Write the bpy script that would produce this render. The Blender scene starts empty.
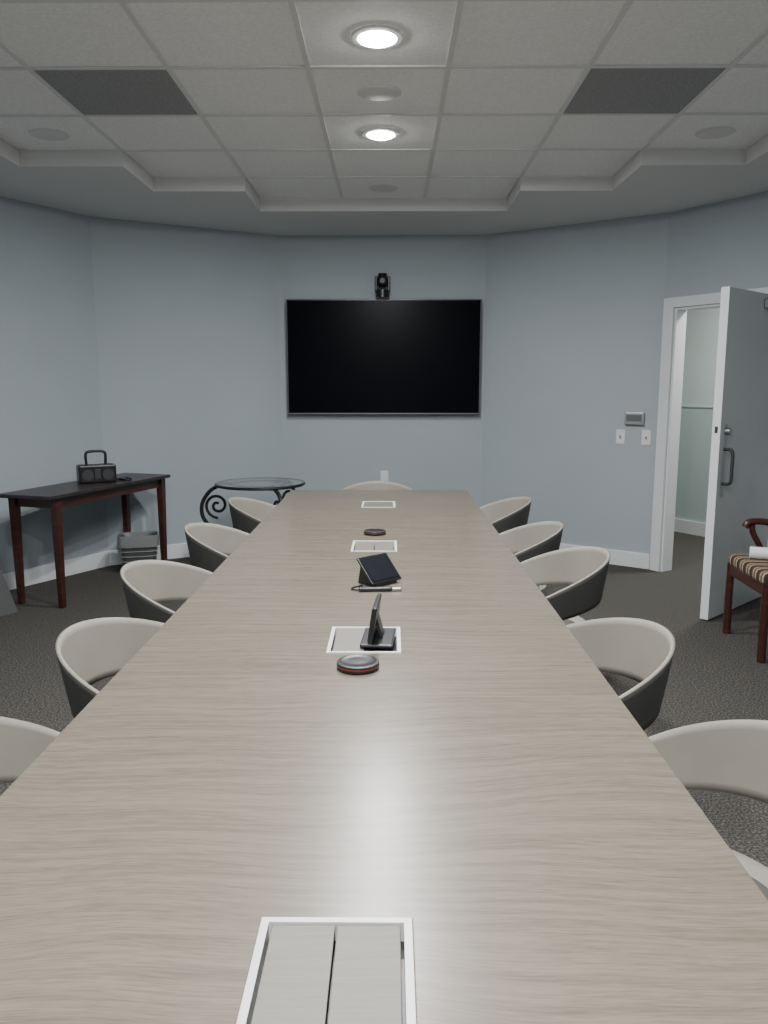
import bpy, bmesh, math
from mathutils import Vector, Matrix
from math import sin, cos, pi, radians

# ------------------------------------------------------------------ helpers
def link(o, parent=None):
    bpy.context.scene.collection.objects.link(o)
    if parent: o.parent = parent
    return o
def empty(name, loc=(0,0,0), rz=0, parent=None):
    e = bpy.data.objects.new(name, None); e.location = loc; e.rotation_euler = (0,0,rz)
    e.empty_display_size = .1
    return link(e,parent)
def mesh(name, verts, faces, mats, parent=None, smooth=False, mi=None, loc=(0,0,0), rot=(0,0,0)):
    me = bpy.data.meshes.new(name); me.from_pydata([tuple(v) for v in verts], [], faces)
    if not isinstance(mats,(list,tuple)): mats=[mats]
    for m in mats: me.materials.append(m)
    if mi:
        for p,i in zip(me.polygons, mi): p.material_index=i
    if smooth:
        for p in me.polygons: p.use_smooth=True
    me.update()
    o = bpy.data.objects.new(name, me); o.location=loc; o.rotation_euler=rot
    return link(o,parent)
def fixn(o):
    bm=bmesh.new(); bm.from_mesh(o.data); bmesh.ops.recalc_face_normals(bm,faces=bm.faces); bm.to_mesh(o.data); bm.free()
def bevel(o,w,seg=2):
    m=o.modifiers.new('bev','BEVEL'); m.width=w; m.segments=seg; m.limit_method='ANGLE'; m.angle_limit=radians(40)
BF=[(0,3,2,1),(4,5,6,7),(0,1,5,4),(1,2,6,5),(2,3,7,6),(3,0,4,7)]
def bverts(x0,x1,y0,y1,z0,z1):
    return [(x0,y0,z0),(x1,y0,z0),(x1,y1,z0),(x0,y1,z0),(x0,y0,z1),(x1,y0,z1),(x1,y1,z1),(x0,y1,z1)]
def box(name,x0,x1,y0,y1,z0,z1,m,parent=None,bev=0,rot=(0,0,0)):
    cx,cy,cz=(x0+x1)/2,(y0+y1)/2,(z0+z1)/2
    o=mesh(name,[(a-cx,b-cy,c-cz) for a,b,c in bverts(x0,x1,y0,y1,z0,z1)],BF,m,parent,loc=(cx,cy,cz),rot=rot)
    if bev: bevel(o,bev)
    return o
def multibox(name,boxes,mats,parent=None,bev=0):
    V=[];F=[];MI=[]
    for b in boxes:
        n=len(V); V+=bverts(*b[:6]); F+=[tuple(i+n for i in f) for f in BF]; MI+=[b[6] if len(b)>6 else 0]*6
    o=mesh(name,V,F,mats,parent,mi=MI)
    if bev: bevel(o,bev)
    return o
def lathe(name,prof,m,parent=None,seg=40,loc=(0,0,0),rot=(0,0,0),smooth=True,mis=None,sq=None):
    V=[];F=[];MI=[]
    for r,z in prof:
        for i in range(seg):
            a=2*pi*i/seg; rr=max(r,1e-5)
            c,s=cos(a),sin(a)
            if sq: # rounded-rectangle section
                k=(abs(c)**sq[0]+abs(s)**sq[0])**(-1/sq[0]); V.append((rr*c*k*sq[1],rr*s*k*sq[2],z))
            else: V.append((rr*c,rr*s,z))
    for k in range(len(prof)-1):
        for i in range(seg):
            j=(i+1)%seg; F.append((k*seg+i,k*seg+j,(k+1)*seg+j,(k+1)*seg+i)); MI.append(mis[k] if mis else 0)
    o=mesh(name,V,F,m,parent,smooth,mi=MI,loc=loc,rot=rot)
    bm=bmesh.new(); bm.from_mesh(o.data); bmesh.ops.remove_doubles(bm,verts=bm.verts,dist=1e-4)
    bmesh.ops.recalc_face_normals(bm,faces=bm.faces); bm.to_mesh(o.data); bm.free()
    if smooth:
        e=o.modifiers.new('es','EDGE_SPLIT'); e.split_angle=radians(35)
    return o
def cyl(name,r,z0,z1,m,parent=None,loc=(0,0,0),rot=(0,0,0),seg=24,r2=None):
    if r2 is None: r2=r
    return lathe(name,[(0,z0),(r,z0),(r2,z1),(0,z1)],m,parent,seg,loc,rot)
def tube(name,pts,r,m,parent=None,cyclic=False,radii=None):
    cu=bpy.data.curves.new(name,'CURVE'); cu.dimensions='3D'; cu.bevel_depth=r; cu.bevel_resolution=3; cu.use_fill_caps=True
    s=cu.splines.new('POLY'); s.points.add(len(pts)-1)
    for i,p in enumerate(pts):
        s.points[i].co=(*p,1)
        if radii: s.points[i].radius=radii[i]
    s.use_cyclic_u=cyclic; s.use_smooth=True
    cu.materials.append(m)
    return link(bpy.data.objects.new(name,cu),parent)
def catmull(P,n=8):
    P=[Vector(p) for p in P]; Q=[P[0]]+P+[P[-1]]; out=[]
    for i in range(1,len(Q)-2):
        for k in range(n):
            t=k/n; a,b,c,d=Q[i-1],Q[i],Q[i+1],Q[i+2]
            out.append(0.5*((2*b)+(-a+c)*t+(2*a-5*b+4*c-d)*t*t+(-a+3*b-3*c+d)*t**3))
    out.append(P[-1]); return out

# ------------------------------------------------------------------ materials
def mat(name,base,rough=.5,metal=0,noise=None,bump=None,emit=None,trans=0,spec=None,coat=0):
    m=bpy.data.materials.new(name); m.use_nodes=True; nt=m.node_tree; b=nt.nodes['Principled BSDF']
    b.inputs['Base Color'].default_value=(*base,1); b.inputs['Roughness'].default_value=rough; b.inputs['Metallic'].default_value=metal
    if spec is not None: b.inputs['Specular IOR Level'].default_value=spec
    if trans: b.inputs['Transmission Weight'].default_value=trans
    if coat: b.inputs['Coat Weight'].default_value=coat
    if emit: b.inputs['Emission Color'].default_value=(*emit[0],1); b.inputs['Emission Strength'].default_value=emit[1]
    tc=nt.nodes.new('ShaderNodeTexCoord')
    if noise:
        sc,amt=noise[0],noise[1]; st=noise[2] if len(noise)>2 else (1,1,1)
        mp=nt.nodes.new('ShaderNodeMapping'); mp.inputs['Scale'].default_value=st
        nz=nt.nodes.new('ShaderNodeTexNoise'); nz.inputs['Scale'].default_value=sc; nz.inputs['Detail'].default_value=4
        cr=nt.nodes.new('ShaderNodeValToRGB'); cr.color_ramp.elements[0].position=.35; cr.color_ramp.elements[1].position=.65
        cr.color_ramp.elements[0].color=(*[c*(1-amt) for c in base],1); cr.color_ramp.elements[1].color=(*[min(1,c*(1+amt)) for c in base],1)
        nt.links.new(tc.outputs['Object'],mp.inputs['Vector']); nt.links.new(mp.outputs[0],nz.inputs['Vector'])
        nt.links.new(nz.outputs['Fac'],cr.inputs[0]); nt.links.new(cr.outputs[0],b.inputs['Base Color'])
    if bump:
        nb=nt.nodes.new('ShaderNodeTexNoise'); nb.inputs['Scale'].default_value=bump[0]; nb.inputs['Detail'].default_value=3
        bp=nt.nodes.new('ShaderNodeBump'); bp.inputs['Strength'].default_value=bump[1]; bp.inputs['Distance'].default_value=.003
        nt.links.new(tc.outputs['Object'],nb.inputs['Vector']); nt.links.new(nb.outputs['Fac'],bp.inputs['Height']); nt.links.new(bp.outputs[0],b.inputs['Normal'])
    return m
def carpet_mat():
    m=mat('carpet',(.08,.075,.07),.95,spec=.1); nt=m.node_tree; b=nt.nodes['Principled BSDF']; N=nt.nodes.new; L=nt.links.new
    tc=N('ShaderNodeTexCoord'); n=N('ShaderNodeTexNoise'); n.inputs['Scale'].default_value=120; n.inputs['Detail'].default_value=3; n.inputs['Roughness'].default_value=.7
    r=N('ShaderNodeValToRGB'); e=r.color_ramp.elements
    e[0].position=.38; e[0].color=(.032,.031,.029,1); e[1].position=.68; e[1].color=(.175,.163,.145,1)
    x=e.new(.52); x.color=(.070,.066,.060,1)
    L(tc.outputs['Object'],n.inputs['Vector']); L(n.outputs['Fac'],r.inputs[0]); L(r.outputs[0],b.inputs['Base Color'])
    bp=N('ShaderNodeBump'); bp.inputs['Strength'].default_value=.5; bp.inputs['Distance'].default_value=.005
    L(n.outputs['Fac'],bp.inputs['Height']); L(bp.outputs[0],b.inputs['Normal']); return m
def grain_mat(name,c0,c1,rough=.4,spec=.5):
    m=mat(name,c0,rough,spec=spec); nt=m.node_tree; b=nt.nodes['Principled BSDF']; N=nt.nodes.new; L=nt.links.new
    tc=N('ShaderNodeTexCoord')
    w=N('ShaderNodeTexNoise'); w.inputs['Scale'].default_value=1.6; w.inputs['Detail'].default_value=1.0
    L(tc.outputs['Object'],w.inputs['Vector'])
    sub=N('ShaderNodeVectorMath'); sub.operation='SCALE'; sub.inputs['Scale'].default_value=.16
    L(w.outputs['Color'],sub.inputs[0])
    add=N('ShaderNodeVectorMath'); add.operation='ADD'; L(tc.outputs['Object'],add.inputs[0]); L(sub.outputs[0],add.inputs[1])
    def nz(sx,sy,det,seedz,src):
        mp=N('ShaderNodeMapping'); mp.inputs['Scale'].default_value=(sx,sy,1); mp.inputs['Location'].default_value=(0,0,seedz)
        n=N('ShaderNodeTexNoise'); n.inputs['Scale'].default_value=1; n.inputs['Detail'].default_value=det; n.inputs['Roughness'].default_value=.65
        L(src,mp.inputs['Vector']); L(mp.outputs[0],n.inputs['Vector']); return n.outputs['Fac']
    a=nz(2.2,60,5,0,add.outputs[0]); f=nz(18,380,3,5,add.outputs[0])
    mx=N('ShaderNodeMix'); mx.inputs['Factor'].default_value=.5; L(a,mx.inputs[2]); L(f,mx.inputs[3])
    r=N('ShaderNodeValToRGB'); e=r.color_ramp.elements
    e[0].position=.34; e[0].color=(*c0,1); e[1].position=.58; e[1].color=(*c1,1)
    L(mx.outputs[0],r.inputs[0]); L(r.outputs[0],b.inputs['Base Color'])
    bp=N('ShaderNodeBump'); bp.inputs['Strength'].default_value=.06; bp.inputs['Distance'].default_value=.001
    L(f,bp.inputs['Height']); L(bp.outputs[0],b.inputs['Normal']); return m
def stripe_mat():
    m=mat('striped_fabric',(.3,.2,.1),.9); nt=m.node_tree; b=nt.nodes['Principled BSDF']; N=nt.nodes.new; L=nt.links.new
    tc=N('ShaderNodeTexCoord'); sx=N('ShaderNodeSeparateXYZ'); L(tc.outputs['Object'],sx.inputs[0])
    mu=N('ShaderNodeMath'); mu.operation='MULTIPLY'; mu.inputs[1].default_value=11; L(sx.outputs['Y'],mu.inputs[0])
    fr=N('ShaderNodeMath'); fr.operation='FRACT'; L(mu.outputs[0],fr.inputs[0])
    r=N('ShaderNodeValToRGB'); r.color_ramp.interpolation='CONSTANT'; e=r.color_ramp.elements
    e[0].position=0; e[0].color=(.03,.018,.015,1); e[1].position=.3; e[1].color=(.34,.26,.17,1)
    for p,c in ((.48,(.12,.055,.03)),(.68,(.34,.26,.17)),(.82,(.07,.045,.03))):
        x=e.new(p); x.color=(*c,1)
    L(fr.outputs[0],r.inputs[0]); L(r.outputs[0],b.inputs['Base Color']); return m

M_wall=mat('wall_paint',(.36,.405,.428),.75,noise=(1.5,.02),bump=(220,.08))
M_hall=mat('hall_paint',(.52,.60,.58),.7)
M_hall2=mat('hall_paint_lower',(.42,.51,.50),.7)
M_trim=mat('white_trim',(.68,.70,.71),.4,noise=(3,.02))
M_carpet=carpet_mat()
M_tile=mat('ceiling_tile',(.84,.84,.83),.9,noise=(60,.05),bump=(120,.4))
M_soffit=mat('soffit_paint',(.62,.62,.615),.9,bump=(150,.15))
M_bar=mat('grid_tbar',(.66,.66,.65),.5)
M_panel=mat('grey_return_panel',(.28,.28,.285),.7,noise=(90,.14))
M_table=grain_mat('table_laminate',(.110,.092,.070),(.180,.155,.121),.27,.5)
M_flap=grain_mat('flap_laminate',(.135,.122,.104),(.175,.16,.137),.5)
M_white=mat('white_plastic',(.70,.70,.69),.35)
M_black=mat('black_plastic',(.010,.010,.012),.35)
M_dark=mat('dark_base',(.03,.03,.032),.5)
M_screen=mat('tv_screen',(.0025,.003,.005),.25,spec=.05)
M_bezel=mat('tv_bezel',(.16,.16,.17),.35,metal=.7)
M_red=mat('red_ring',(.25,.015,.015),.3)
M_silver=mat('brushed_metal',(.45,.45,.45),.35,metal=1)
M_shell_in=mat('chair_shell_inner',(.225,.21,.175),.6,noise=(6,.06))
M_shell_out=mat('chair_shell_outer',(.062,.062,.056),.6)
M_pad=mat('chair_seat_pad',(.07,.07,.065),.8)
M_leg=mat('chair_metal',(.05,.05,.05),.4,metal=.5)
M_wood=mat('dark_cherry_wood',(.045,.014,.010),.35,noise=(4,.3,(1,1,8)))
M_wtop=mat('dark_wood_top',(.028,.02,.02),.35,noise=(5,.3,(6,1,1)))
M_glass=mat('glass_top',(.75,.85,.82),.03,trans=1)
M_iron=mat('wrought_iron',(.012,.012,.012),.5,metal=.3)
M_bin=mat('smoky_bin',(.085,.088,.088),.35,trans=.25)
M_bag=mat('bin_bag',(.19,.195,.195),.35)
M_door=mat('door_face_grey',(.50,.51,.51),.5,noise=(2,.03))
M_paper=mat('paper',(.75,.75,.74),.7)
M_board=mat('board_grey',(.05,.05,.052),.6)
M_stripe=stripe_mat()
M_glow=mat('led_diffuser',(.9,.9,.9),.5,emit=((1,.99,.97),80))
M_lens=mat('lens_glass',(.01,.01,.015),.35,spec=.25)
M_lcd=mat('lcd_panel',(.12,.13,.12),.3)

# ------------------------------------------------------------------ room shell
CZ=2.73; TZ=2.82; TH=.12
D=Vector((.545,-.838)).normalized(); P2=Vector((2.08,6.2)); P3=P2+D*1.41
pts=[Vector((-.98,7.08)),Vector((.82,7.08)),P2,P3,Vector((3.15,3.6)),Vector((3.15,-2.6)),Vector((-3.3,-2.6)),Vector((-3.3,3.6)),Vector((-3.0,5.05)),Vector((-2.3,6.3))]
names=['back','back_right','door','right_corner','right','front','left','left_corner','side_left','back_left']
n=len(pts); nor=[]
for i in range(n):
    d=(pts[(i+1)%n]-pts[i]).normalized(); nor.append(Vector((-d.y,d.x)))
def off(i,t):
    a,b=nor[(i-1)%n],nor[i]; return pts[i]+(a+b)/(1+a.dot(b))*t
def wallseg(name,i,t0,t1,z0,z1,m,bev=0):
    j=(i+1)%n; q=[off(i,t0),off(j,t0),off(j,t1),off(i,t1)]
    V=[(p.x,p.y,z0) for p in q]+[(p.x,p.y,z1) for p in q]
    o=mesh(name,V,BF,m); fixn(o)
    if bev: bevel(o,bev)
    return o
ND=nor[2]
def dprism(s0,s1,t0,t1,z0,z1):
    q=[P2+D*s0+ND*t0,P2+D*s1+ND*t0,P2+D*s1+ND*t1,P2+D*s0+ND*t1]
    return [(p.x,p.y,z0) for p in q]+[(p.x,p.y,z1) for p in q]
def dmesh(name,segs,m,parent=None,bev=0):
    V=[];F=[]
    for s in segs:
        k=len(V); V+=dprism(*s); F+=[tuple(a+k for a in f) for f in BF]
    o=mesh(name,V,F,m,parent); fixn(o)
    if bev: bevel(o,bev)
    return o
for i,nm in enumerate(names):
    if nm=='door': continue
    wallseg('wall_'+nm,i,0,TH,0,CZ+.15,M_wall)
    wallseg('baseboard_'+nm,i,-.016,0,0,.125,M_trim,.004)
dmesh('wall_door',[(-.04,.10,0,TH,0,CZ+.15),(1.0,1.42,0,TH,0,CZ+.15),(.10,1.0,0,TH,2.03,CZ+.15)],M_wall)
dmesh('baseboard_door',[(1.10,1.405,-.016,0,0,.125)],M_trim)
dmesh('trim_door_casing',[(.01,.10,-.02,0,0,2.105),(1.0,1.09,-.02,0,0,2.105),(.10,1.0,-.02,0,2.03,2.105),
      (.10,.118,0,TH,0,2.03),(.982,1.0,0,TH,0,2.03),(.118,.982,0,TH,2.012,2.03)],M_trim,bev=.003)
box('floor',-4,6.5,-3.2,10,-.05,0,M_carpet)
# hallway past the door
dmesh('wall_hall_upper',[(-2.2,3,1.6,1.7,1.25,2.6)],M_hall)
dmesh('wall_hall_lower',[(-2.2,3,1.595,1.7,0,1.25)],M_hall2)
dmesh('trim_hall_rail',[(-2.2,3,1.588,1.6,1.244,1.256)],M_hall2)
dmesh('baseboard_hall',[(-2.2,3,1.575,1.597,0,.13)],M_trim)
dmesh('wall_hall_end',[(3,3.1,.12,1.7,0,2.6),(-2.3,-2.2,.5,1.7,0,2.6)],M_hall)
dmesh('ceiling_hall',[(-2.3,3.1,.13,1.7,2.6,2.65)],M_tile)

# ceiling with stepped tray
XL=lambda k:-.97+.61*k
def YL(k): return 6.13-.61*k
rows=[]
for k in range(13):
    y1=YL(k); y0=YL(k+1)
    if k==0: xl,xr=XL(0),XL(3)
    elif k==1: xl,xr=XL(-1),XL(4)
    elif k==2: xl,xr=XL(-2),XL(5)
    else: xl,xr=XL(-3),XL(6)
    rows.append((y0,y1,xl,xr))
B=[]
X0,X1=-3.5,3.35
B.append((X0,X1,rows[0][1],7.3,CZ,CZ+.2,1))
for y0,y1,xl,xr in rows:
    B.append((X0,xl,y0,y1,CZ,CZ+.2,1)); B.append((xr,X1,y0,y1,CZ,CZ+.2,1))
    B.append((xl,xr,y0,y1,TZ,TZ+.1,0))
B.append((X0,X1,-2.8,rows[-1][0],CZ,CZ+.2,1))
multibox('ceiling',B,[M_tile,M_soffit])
B=[]
w=.012
for idx_,(y0,y1,xl,xr) in enumerate(rows):
    k=round((xr-xl)/.61)
    for i in range(k+1):
        x=xl+i*.61; B.append((x-(w if i else 0),x+(w if i<k else 0),y0,y1,TZ-.006,TZ+.001))
    B.append((xl,xr,y1-w,y1+w if idx_ else y1,TZ-.0065,TZ+.001))
multibox('ceiling_grid',B,[M_bar])
for x in (XL(-1),XL(3)):
    e=empty('ceiling_vent_panel',(x+.305,YL(3)-.305,TZ))
    box('panel',-.29,.29,-.29,.29,-.004,-.001,M_panel,e)
# lights and speakers
cx=-.055
for y in (3.39,4.605,2.17,.95,-.27,-1.48):
    e=empty('recessed_ceiling_light',(cx,y,TZ))
    lathe('trim_ring',[(.072,-.002),(.080,-.012),(.10,-.010),(.105,-.001)],M_white,e)
    lathe('diffuser',[(.073,-.006),(.070,-.016),(.045,-.026),(0,-.030)],M_glow,e)
    ld=bpy.data.lights.new('lamp','AREA'); ld.shape='DISK'; ld.size=.14; ld.energy=52; ld.color=(.985,.99,1)
    lo=bpy.data.objects.new('lamp',ld); lo.location=(0,0,-.034); link(lo,e)
for x,y in ((cx,4.0),(cx,5.825),(XL(4)+.305,4.61),(XL(-2)+.305,4.61)):
    e=empty('ceiling_speaker',(x,y,TZ))
    lathe('grille',[(0,-.009),(.085,-.009),(.10,-.004),(.105,-.001)],M_bar,e)
ld=bpy.data.lights.new('hall_lamp','AREA'); ld.size=.5; ld.energy=62; ld.color=(1,.98,.93)
lo=bpy.data.objects.new('hall_ceiling_light',ld); q=P2+D*.5+ND*.85; lo.location=(q.x,q.y,2.58); link(lo)

# ------------------------------------------------------------------ conference table
TX0,TX1,TY0,TY1,TT=-.685,.53,.3,5.42,.74
t=empty('conference_table',(0,0,0))
mods=[(-.1715,.0285,.735,.966),(-.1715,.0285,2.04,2.27),(-.1715,.0285,3.36,3.60),(-.1715,.0285,4.62,4.87)]
xgrid=[TX0,-.1715,.0285,TX1]
ygrid=[TY0]+[v for m in mods for v in m[2:]]+[TY1]
V=[];F=[];idx={}
for zi,z in enumerate((TT-.035,TT)):
    for j,y in enumerate(ygrid):
        for i,x in enumerate(xgrid):
            idx[(i,j,zi)]=len(V); V.append((x,y,z))
holes={(1,1),(1,3),(1,5),(1,7)}
nx,ny=len(xgrid)-1,len(ygrid)-1
solid=lambda i,j: 0<=i<nx and 0<=j<ny and (i,j) not in holes
for i in range(nx):
    for j in range(ny):
        if not solid(i,j): continue
        F.append((idx[i,j,1],idx[i+1,j,1],idx[i+1,j+1,1],idx[i,j+1,1]))
        F.append((idx[i,j,0],idx[i,j+1,0],idx[i+1,j+1,0],idx[i+1,j,0]))
        for di,dj,a,b in ((-1,0,(i,j),(i,j+1)),(1,0,(i+1,j),(i+1,j+1)),(0,-1,(i,j),(i+1,j)),(0,1,(i,j+1),(i+1,j+1))):
            if not solid(i+di,j+dj): F.append((idx[(*a,0)],idx[(*b,0)],idx[(*b,1)],idx[(*a,1)]))
top=mesh('top',V,F,M_table,t); fixn(top); bevel(top,.003)
for k,y in enumerate((1.35,2.8,4.25)):
    box('pedestal_%d'%(k+1),-.22,.07,y-.35,y+.35,.02,TT-.035,M_dark,t,.01)
    box('plinth_%d'%(k+1),-.24,.09,y-.38,y+.38,0,.02,M_dark,t,.004)
for k,(x0,x1,y0,y1) in enumerate(mods):
    e=empty('power_module_%d'%(k+1),(0,0,0),0,t)
    fw=.0095; zt=TT+.002
    multibox('frame',[(x0-.001,x0+fw,y0,y1,TT-.03,zt),(x1-fw,x1+.001,y0,y1,TT-.03,zt),(x0+fw,x1-fw,y0,y0+fw,TT-.03,zt),(x0+fw,x1-fw,y1-fw,y1,TT-.03,zt)],[M_white],e)
    box('tray',x0+fw,x1-fw,y0+fw,y1-fw,TT-.032,TT-.026,M_black,e)
    xm=(x0+x1)/2; g=.005
    box('flap_1',x0+fw+g,xm-.0015,y0+fw+.001,y1-fw-.001,TT-.008,TT-.001,M_flap,e,.001)
    if k!=1: box('flap_2',xm+.0015,x1-fw-g,y0+fw+.001,y1-fw-.001,TT-.008,TT-.001,M_flap,e,.001)
    else:
        box('outlet_block',xm+.004,x1-fw-g,y0+fw+.004,y1-fw-.004,TT-.026,TT-.010,M_black,e,.002)

def puck(x,y):
    e=empty('conference_microphone_puck',(x,y,TT+.001))
    lathe('body',[(0,0),(.05,0),(.054,.004),(.0545,.009),(.0545,.012),(.053,.017),(.046,.019),(.044,.018),(.02,.0195),(0,.02)],[M_black,M_red,M_dark],e,
          mis=[0,0,0,1,0,2,0,0,0])
puck(-.082,1.926); puck(-.075,3.77)

# touch controllers
e=empty('touch_panel_controller',(-.043,2.155,TT+.003),radians(-4))
box('base_foot',-.035,.055,-.085,.075,0,.010,M_black,e,.004)
box('screen_body',-.006,.006,-.08,.08,.007,.112,M_black,e,.003,rot=(0,radians(8),0))
box('screen_glass',-.0085,-.0062,-.074,.074,.014,.106,M_lens,e,0,rot=(0,radians(8),0))
box('stand_strut',.006,.016,-.03,.03,.008,.075,M_black,e,.002,rot=(0,radians(-16),0))
e=empty('touch_panel_controller',(-.048,2.81,TT+.001),radians(42))
e.scale=(.86,.86,.92)
Vw=[(-.075,-.06,0),(.075,-.06,0),(.075,.055,0),(-.075,.055,0),(-.075,-.06,.014),(.075,-.06,.014),(.075,.035,.098),(-.075,.035,.098)]
o=mesh('wedge_body',[(x*.82,y,z-.004 if z>.02 else z) for x,y,z in Vw],BF,M_black,e); fixn(o); bevel(o,.004)
sl=math.atan2(.084,.095)
o=box('screen_body',-.082,.082,-.068,.068,-.004,.006,M_black,e,.003,rot=(sl,0,0)); o.location=(0,-.012,.058)
o=box('screen_glass',-.074,.074,-.055,.060,0,.001,M_lens,e,0,rot=(sl,0,0)); o.location=(0,-.0165,.0635)
e=empty('presentation_remote',(-.035,2.69,TT+.001),radians(4))
box('body',-.075,.04,-.011,.011,0,.014,M_black,e,.004)
box('metal_tip',.04,.075,-.009,.009,.001,.012,M_silver,e,.003)
tube('cable',catmull([(-.07,0,.004),(-.10,.02,.003),(-.09,.05,.003),(-.06,.07,.003)]),.0025,M_black,e)

# ------------------------------------------------------------------ shell chairs
def shell_mesh():
    NT=64
    lev=[(0.0,.415),(.11,.42),(.18,.435),(.232,.475)]
    f=[0,.2,.41,.7,1]; rr=[.232,.258,.274,.289,.302]
    V=[];F=[]
    V.append((0,0,.415))
    rings=[]
    for L in range(1,8):
        ring=[]
        for i in range(NT):
            th=-pi+2*pi*i/NT; a=abs(math.degrees(th))
            if L<=3: r,z=lev[L]
            else:
                zt=.785-.118*(min(a,128)/90)**1.9
                r=rr[L-3]; z=.475+(zt-.475)*f[L-3]
            ring.append(len(V)); V.append((r*sin(th),r*cos(th)*1.0,z))
        rings.append(ring)
    for i in range(NT):
        j=(i+1)%NT; F.append((0,rings[0][j],rings[0][i]) )
    for k in range(6):
        L=k+1
        for i in range(NT):
            j=(i+1)%NT
            a=abs(math.degrees(-pi+2*pi*(i+.5)/NT))
            if L>=3 and a>122: continue
            if L in(3,4) and a<86: continue
            F.append((rings[k][i],rings[k][j],rings[k+1][j],rings[k+1][i]))
    me=bpy.data.meshes.new('shell'); me.from_pydata(V,[],F); me.materials.append(M_shell_out); me.materials.append(M_shell_in)
    bm=bmesh.new(); bm.from_mesh(me); bmesh.ops.recalc_face_normals(bm,faces=bm.faces)
    bm.faces.ensure_lookup_table()
    s=0
    for fc in bm.faces:
        c=fc.calc_center_median(); s+=fc.normal.x*c.x+fc.normal.y*c.y
    if s<0: bmesh.ops.reverse_faces(bm,faces=bm.faces)
    bm.to_mesh(me); bm.free()
    for p in me.polygons: p.use_smooth=True
    return me
SH=shell_mesh()
def chair(x,y,rz):
    e=empty('shell_armchair',(x,y,0),radians(rz))
    o=link(bpy.data.objects.new('shell',SH),e)
    s=o.modifiers.new('sub','SUBSURF'); s.levels=1; s.render_levels=2
    so=o.modifiers.new('sol','SOLIDIFY'); so.thickness=.010; so.offset=-1; so.material_offset=1; so.material_offset_rim=1
    lathe('seat_pad',[(0,.432),(.16,.434),(.195,.448),(.2,.462),(.17,.474),(0,.478)],M_pad,e)
    cyl('column',.026,.09,.42,M_leg,e)
    for k in range(4):
        a=pi/4+k*pi/2; dx,dy=cos(a),sin(a)
        tube('leg_%d'%(k+1),[(0,0,.10),(dx*.14,dy*.14,.085),(dx*.27,dy*.27,.055)],.014,M_leg,e)
        cyl('caster_%d'%(k+1),.024,-.012,.012,M_black,e,loc=(dx*.27,dy*.27,.025),rot=(pi/2,0,a))
for x,y,r in ((.565,1.38,-92),(.468,2.11,-88),(.59,3.18,-90),(.545,3.84,-94),(.545,4.72,-90)): chair(x,y,r)
for x,y,r in ((-.74,1.40,93),(-.60,2.10,88),(-.70,2.90,90),(-.69,3.77,92),(-.665,4.68,90)): chair(x,y,r)
chair(-.09,5.28,0)

# ------------------------------------------------------------------ TV + camera
e=empty('wall_mounted_television',(-.06,7.08,1.695))
box('body',-.845,.845,-.075,-.03,-.495,.495,M_bezel,e,.006)
box('screen',-.835,.835,-.0775,-.0745,-.478,.486,M_screen,e)
box('wall_bracket',-.3,.3,-.03,0,-.2,.2,M_black,e)
e=empty('ptz_camera',(-.07,6.99,2.19))
box('shelf',-.05,.05,-.03,.09,0,.008,M_black,e,.002)
cyl('base',.060,.008,.075,M_black,e,r2=.055)
box('yoke_1',-.066,-.044,-.035,.035,.06,.185,M_black,e,.008)
box('yoke_2',.044,.066,-.035,.035,.06,.185,M_black,e,.008)
lathe('head',[(0,-.045),(.035,-.042),(.05,-.02),(.054,0),(.05,.02),(.035,.042),(0,.045)],M_black,e,loc=(0,0,.145),rot=(0,pi/2,0))
cyl('lens',.022,0,.060,M_lens,e,loc=(0,0,.145),rot=(pi/2,0,0))
cyl('cap',.044,.0,.035,M_black,e,loc=(0,0,.175),r2=.036)
# wall plates
e=empty('wall_outlet',(-.055,7.08,.64)); box('plate',-.035,.035,-.006,0,-.057,.057,M_white,e,.002)
for z in(-.022,.022): box('socket',-.014,.014,-.009,-.005,z-.013,z+.013,M_trim,e,.002)
d1=(P2-Vector((.82,7.08))).normalized(); ang=math.atan2(d1.y,d1.x)
def on_br(nm,x,y,z): return empty(nm,(x,y,z),ang)
def brp(s): q=Vector((.82,7.08))+d1*s; return q.x,q.y
for s in(1.25,1.455):
    x,y=brp(s); e=on_br('light_switch',x,y,1.05)
    box('plate',-.036,.036,-.006,0,-.058,.058,M_white,e,.002); box('toggle',-.006,.006,-.018,-.005,-.012,.012,M_silver,e,.002)
x,y=brp(1.36); e=on_br('wall_thermostat',x,y,1.195)
box('body',-.075,.075,-.03,0,-.05,.05,M_silver,e,.006); box('display',-.06,.06,-.032,-.029,-.02,.03,M_lcd,e)

# ------------------------------------------------------------------ door leaf
H=P2+D*.985+ND*(-.02); Fp=Vector((1.975,4.765)); dv=(Fp-H)
e=empty('door_1',(H.x,H.y,0),math.atan2(dv.y,dv.x)); LW=dv.length
box('leaf',.004,LW-.004,-.05,0,.012,2.02,M_door,e)
box('edge_band',LW-.004,LW,-.05,0,.012,2.02,M_trim,e)
box('edge_top',0.004,LW,-.05,0,2.02,2.023,M_trim,e)
hx=LW-.07
box('push_plate',hx-.026,hx+.026,0,.004,.78,1.22,M_silver,e,.002)
tube('pull_handle',catmull([(hx,.004,.86),(hx,.05,.87),(hx,.055,.96),(hx,.05,1.06),(hx,.004,1.07)]),.010,M_dark,e)
cyl('lock_knob',.022,0,.03,M_silver,e,loc=(hx,.004,1.18),rot=(-pi/2,0,0))
box('latch_plate',LW,LW+.002,-.034,-.016,1.17,1.21,M_dark,e)
box('closer_body',.1,.36,.0,.05,1.93,1.99,M_silver,e,.006)
tube('closer_arm',[(.2,.03,1.995),(.05,.12,2.0),(-.0,.03,2.02)],.008,M_silver,e)

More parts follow.
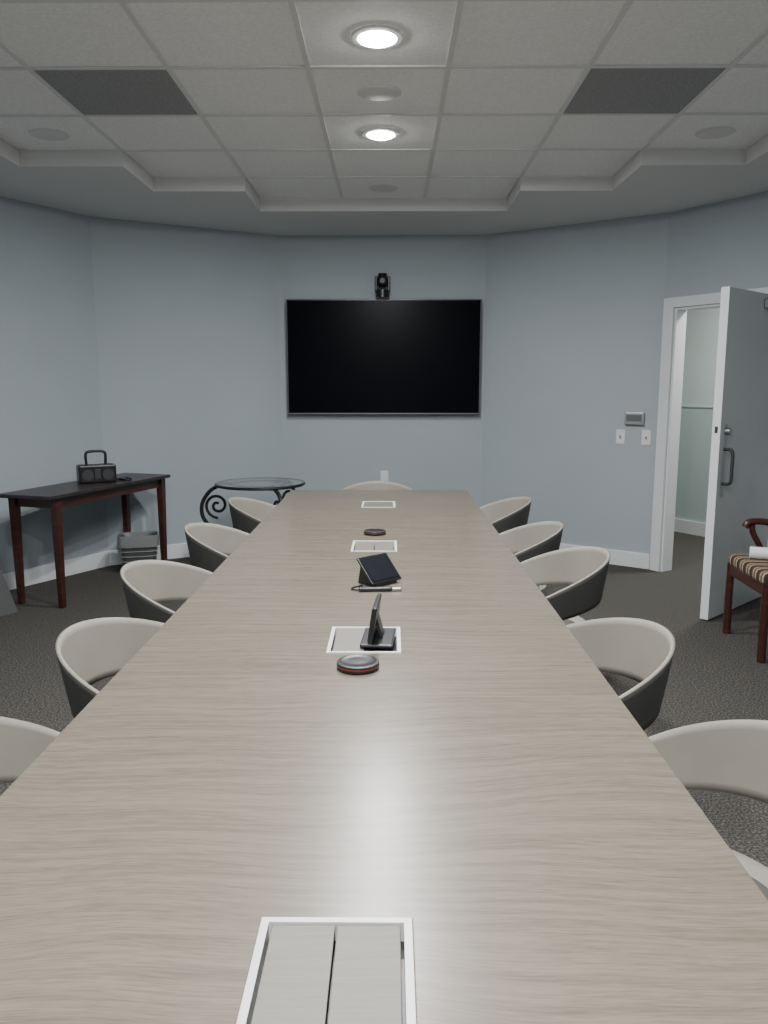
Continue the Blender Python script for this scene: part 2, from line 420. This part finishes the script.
# ------------------------------------------------------------------ console table (left)
A=Vector((-2.17,5.05)); ax=(Vector((-1.81,6.17))-A); LL=ax.length; ax.normalize()
e=empty('wood_console_table',(A.x,A.y,0),math.atan2(ax.y,ax.x))
DD=.335
box('top',-.12,LL+.05,-.06,DD+.03,.735,.76,M_wtop,e,.006)
multibox('apron',[(0,LL,-.008,.01,.665,.735),(0,LL,DD-.01,DD+.008,.665,.735),(-.008,.01,0,DD,.665,.735),(LL-.01,LL+.008,0,DD,.665,.735)],[M_wood],e)
for k,(x,y) in enumerate(((0,0),(LL,0),(0,DD),(LL,DD))):
    a,b=.027,.018
    V=[(x-b,y-b,0),(x+b,y-b,0),(x+b,y+b,0),(x-b,y+b,0),(x-a,y-a,.735),(x+a,y-a,.735),(x+a,y+a,.735),(x-a,y+a,.735)]
    o=mesh('leg_%d'%(k+1),V,BF,M_wood,e); bevel(o,.004)
e=empty('portable_radio',(-2.13,5.68,.761),radians(30))
box('body',-.13,.13,-.06,.06,0,.13,M_black,e,.012)
tube('handle',catmull([(-.065,0,.12),(-.068,0,.20),(-.05,0,.222),(0,0,.225),(.05,0,.222),(.068,0,.20),(.065,0,.12)]),.010,M_black,e)
for x in(-.07,.07): cyl('speaker',.04,0,.006,M_dark,e,loc=(x,-.06,.06),rot=(pi/2,0,0))
box('dial',-.02,.02,-.064,-.058,.03,.10,M_dark,e,.002)
tube('power_cable',catmull([(.12,.02,.02),(.16,.03,.01),(.2,-.02,.01),(.24,.0,.01),(.22,.05,.012),(.15,.04,.01)]),.009,M_black,e)
# waste bin (rounded rectangular, with liner)
e=empty('waste_bin',(-1.985,6.10,0),radians(15))
SQ=(5,1.10,.78)
lathe('bucket',[(0,.004),(.105,.0),(.11,.02),(.132,.28),(.138,.285),(.134,.292),(.127,.282),(.106,.02),(0,.012)],M_bin,e,sq=SQ,seg=56)
lathe('bag',[(.139,.21),(.142,.255),(.141,.297),(.132,.30),(.122,.22),(.1,.14),(0,.12)],M_bag,e,sq=SQ,seg=56)
for z in(.05,.09,.13,.17): lathe('rib',[(.107+z*.09,z),(.115+z*.09,z+.004),(.109+z*.09,z+.010)],M_bag,e,sq=SQ,seg=56)
# leaning board
wd=Vector((-3.0,5.05))-Vector((-2.3,6.3)); wd.normalize(); nb=Vector((-wd.y,wd.x)); nb=-nb if nb.x>0 else nb
bp=Vector((-2.42,4.95))
def bpnt(s,h,o): 
    q=bp+wd*s+nb*(o+h*.44); return (q.x,q.y,h*.82)
V=[bpnt(0,0,0),bpnt(.3,0,0),bpnt(.3,0,.03),bpnt(0,0,.03),bpnt(0,1,0),bpnt(.3,1,0),bpnt(.3,1,.03),bpnt(0,1,.03)]
o=mesh('leaning_presentation_board',V,BF,M_board); fixn(o)

# ------------------------------------------------------------------ glass side table
e=empty('glass_side_table',(-1.0,6.02,0),radians(12))
lathe('glass_top',[(0,.708),(.335,.708),(.342,.714),(.335,.72),(0,.72)],M_glass,e,seg=64)
tube('top_ring',[(.335*cos(a*pi/24),.335*sin(a*pi/24),.708) for a in range(48)],.010,M_iron,e,cyclic=True)
tube('inner_ring',[(.2*cos(a*pi/16),.2*sin(a*pi/16),.698) for a in range(32)],.008,M_iron,e,cyclic=True)
tube('low_ring',[(.13*cos(a*pi/16),.13*sin(a*pi/16),.22) for a in range(32)],.008,M_iron,e,cyclic=True)
for k in range(3):
    a=radians(168)+k*2*pi/3
    prof=[(.20,.69),(.28,.70),(.38,.66),(.45,.56),(.45,.45),(.38,.37),(.24,.32),(.14,.22),(.17,.10),(.25,.03),(.33,.02),(.36,.06),(.33,.09),(.305,.065)]
    tube('scroll_leg_%d'%(k+1),catmull([(r*cos(a),r*sin(a),z) for r,z in prof],7),.015,M_iron,e)
    sp=[]
    for i in range(28):
        tt=i/27; rad=.085*(1-tt)+.014; ph=-.5*pi+tt*3.2*pi
        sp.append(((.335+rad*cos(ph))*cos(a),(.335+rad*cos(ph))*sin(a),.54+rad*sin(ph)))
    tube('scroll_%d'%(k+1),sp,.011,M_iron,e)

# ------------------------------------------------------------------ striped side chair (right), faces -X
e=empty('striped_armchair',(1.985,4.29,0),radians(-3))
for k,y in enumerate((-.25,.25)):
    tube('front_leg_%d'%(k+1),[(0,y,0),(-.002,y,.2),(0,y,.43)],.022,M_wood,e)
    tube('back_leg_%d'%(k+1),catmull([(.56,y*.86,0),(.50,y*.86,.25),(.48,y*.86,.45),(.53,y*.86,.7),(.60,y*.86,.95)]),.02,M_wood,e)
    tube('arm_post_%d'%(k+1),catmull([(.17,y*1.04,.40),(.17,y*1.06,.50),(.12,y*1.08,.60),(.11,y*1.08,.65)]),.017,M_wood,e)
    tube('arm_%d'%(k+1),catmull([(.07,y*1.08,.635),(.09,y*1.08,.665),(.16,y*1.08,.672),(.3,y*1.04,.66),(.52,y*.88,.69)]),.020,M_wood,e)
multibox('seat_rail',[(-.015,.02,-.25,.25,.36,.43),(.46,.50,-.22,.22,.36,.43),(0,.48,-.26,-.23,.36,.43),(0,.48,.23,.26,.36,.43)],[M_wood],e,.004)
box('seat_cushion',-.02,.49,-.265,.265,.41,.485,M_stripe,e,.025)
box('back_cushion',.515,.555,-.19,.19,.58,.88,M_stripe,e,.015,rot=(0,radians(14),0))
tube('crest_rail',catmull([(.60,-.22,.94),(.63,0,.97),(.60,.22,.94)]),.022,M_wood,e)
tube('low_back_rail',[(.50,-.215,.55),(.50,.215,.55)],.016,M_wood,e)
e=empty('paper_roll',(2.19,4.33,.487+.034),radians(-22))
lathe('roll',[(.012,-.17),(.034,-.17),(.034,.17),(.012,.17),(.012,-.17)],M_paper,e,rot=(0,pi/2,0))

# ------------------------------------------------------------------ world + camera
w=bpy.data.worlds.new('world'); bpy.context.scene.world=w; w.use_nodes=True
w.node_tree.nodes['Background'].inputs[0].default_value=(.5,.55,.6,1); w.node_tree.nodes['Background'].inputs[1].default_value=.2
cd=bpy.data.cameras.new('cam'); cam=bpy.data.objects.new('camera',cd); link(cam)
cd.sensor_fit='VERTICAL'; cd.sensor_height=36; cd.lens=790/1024*36; cd.clip_start=.05
cam.location=(0,0,1.45); cam.rotation_euler=(radians(90-9.06),0,radians(.47))
bpy.context.scene.camera=cam
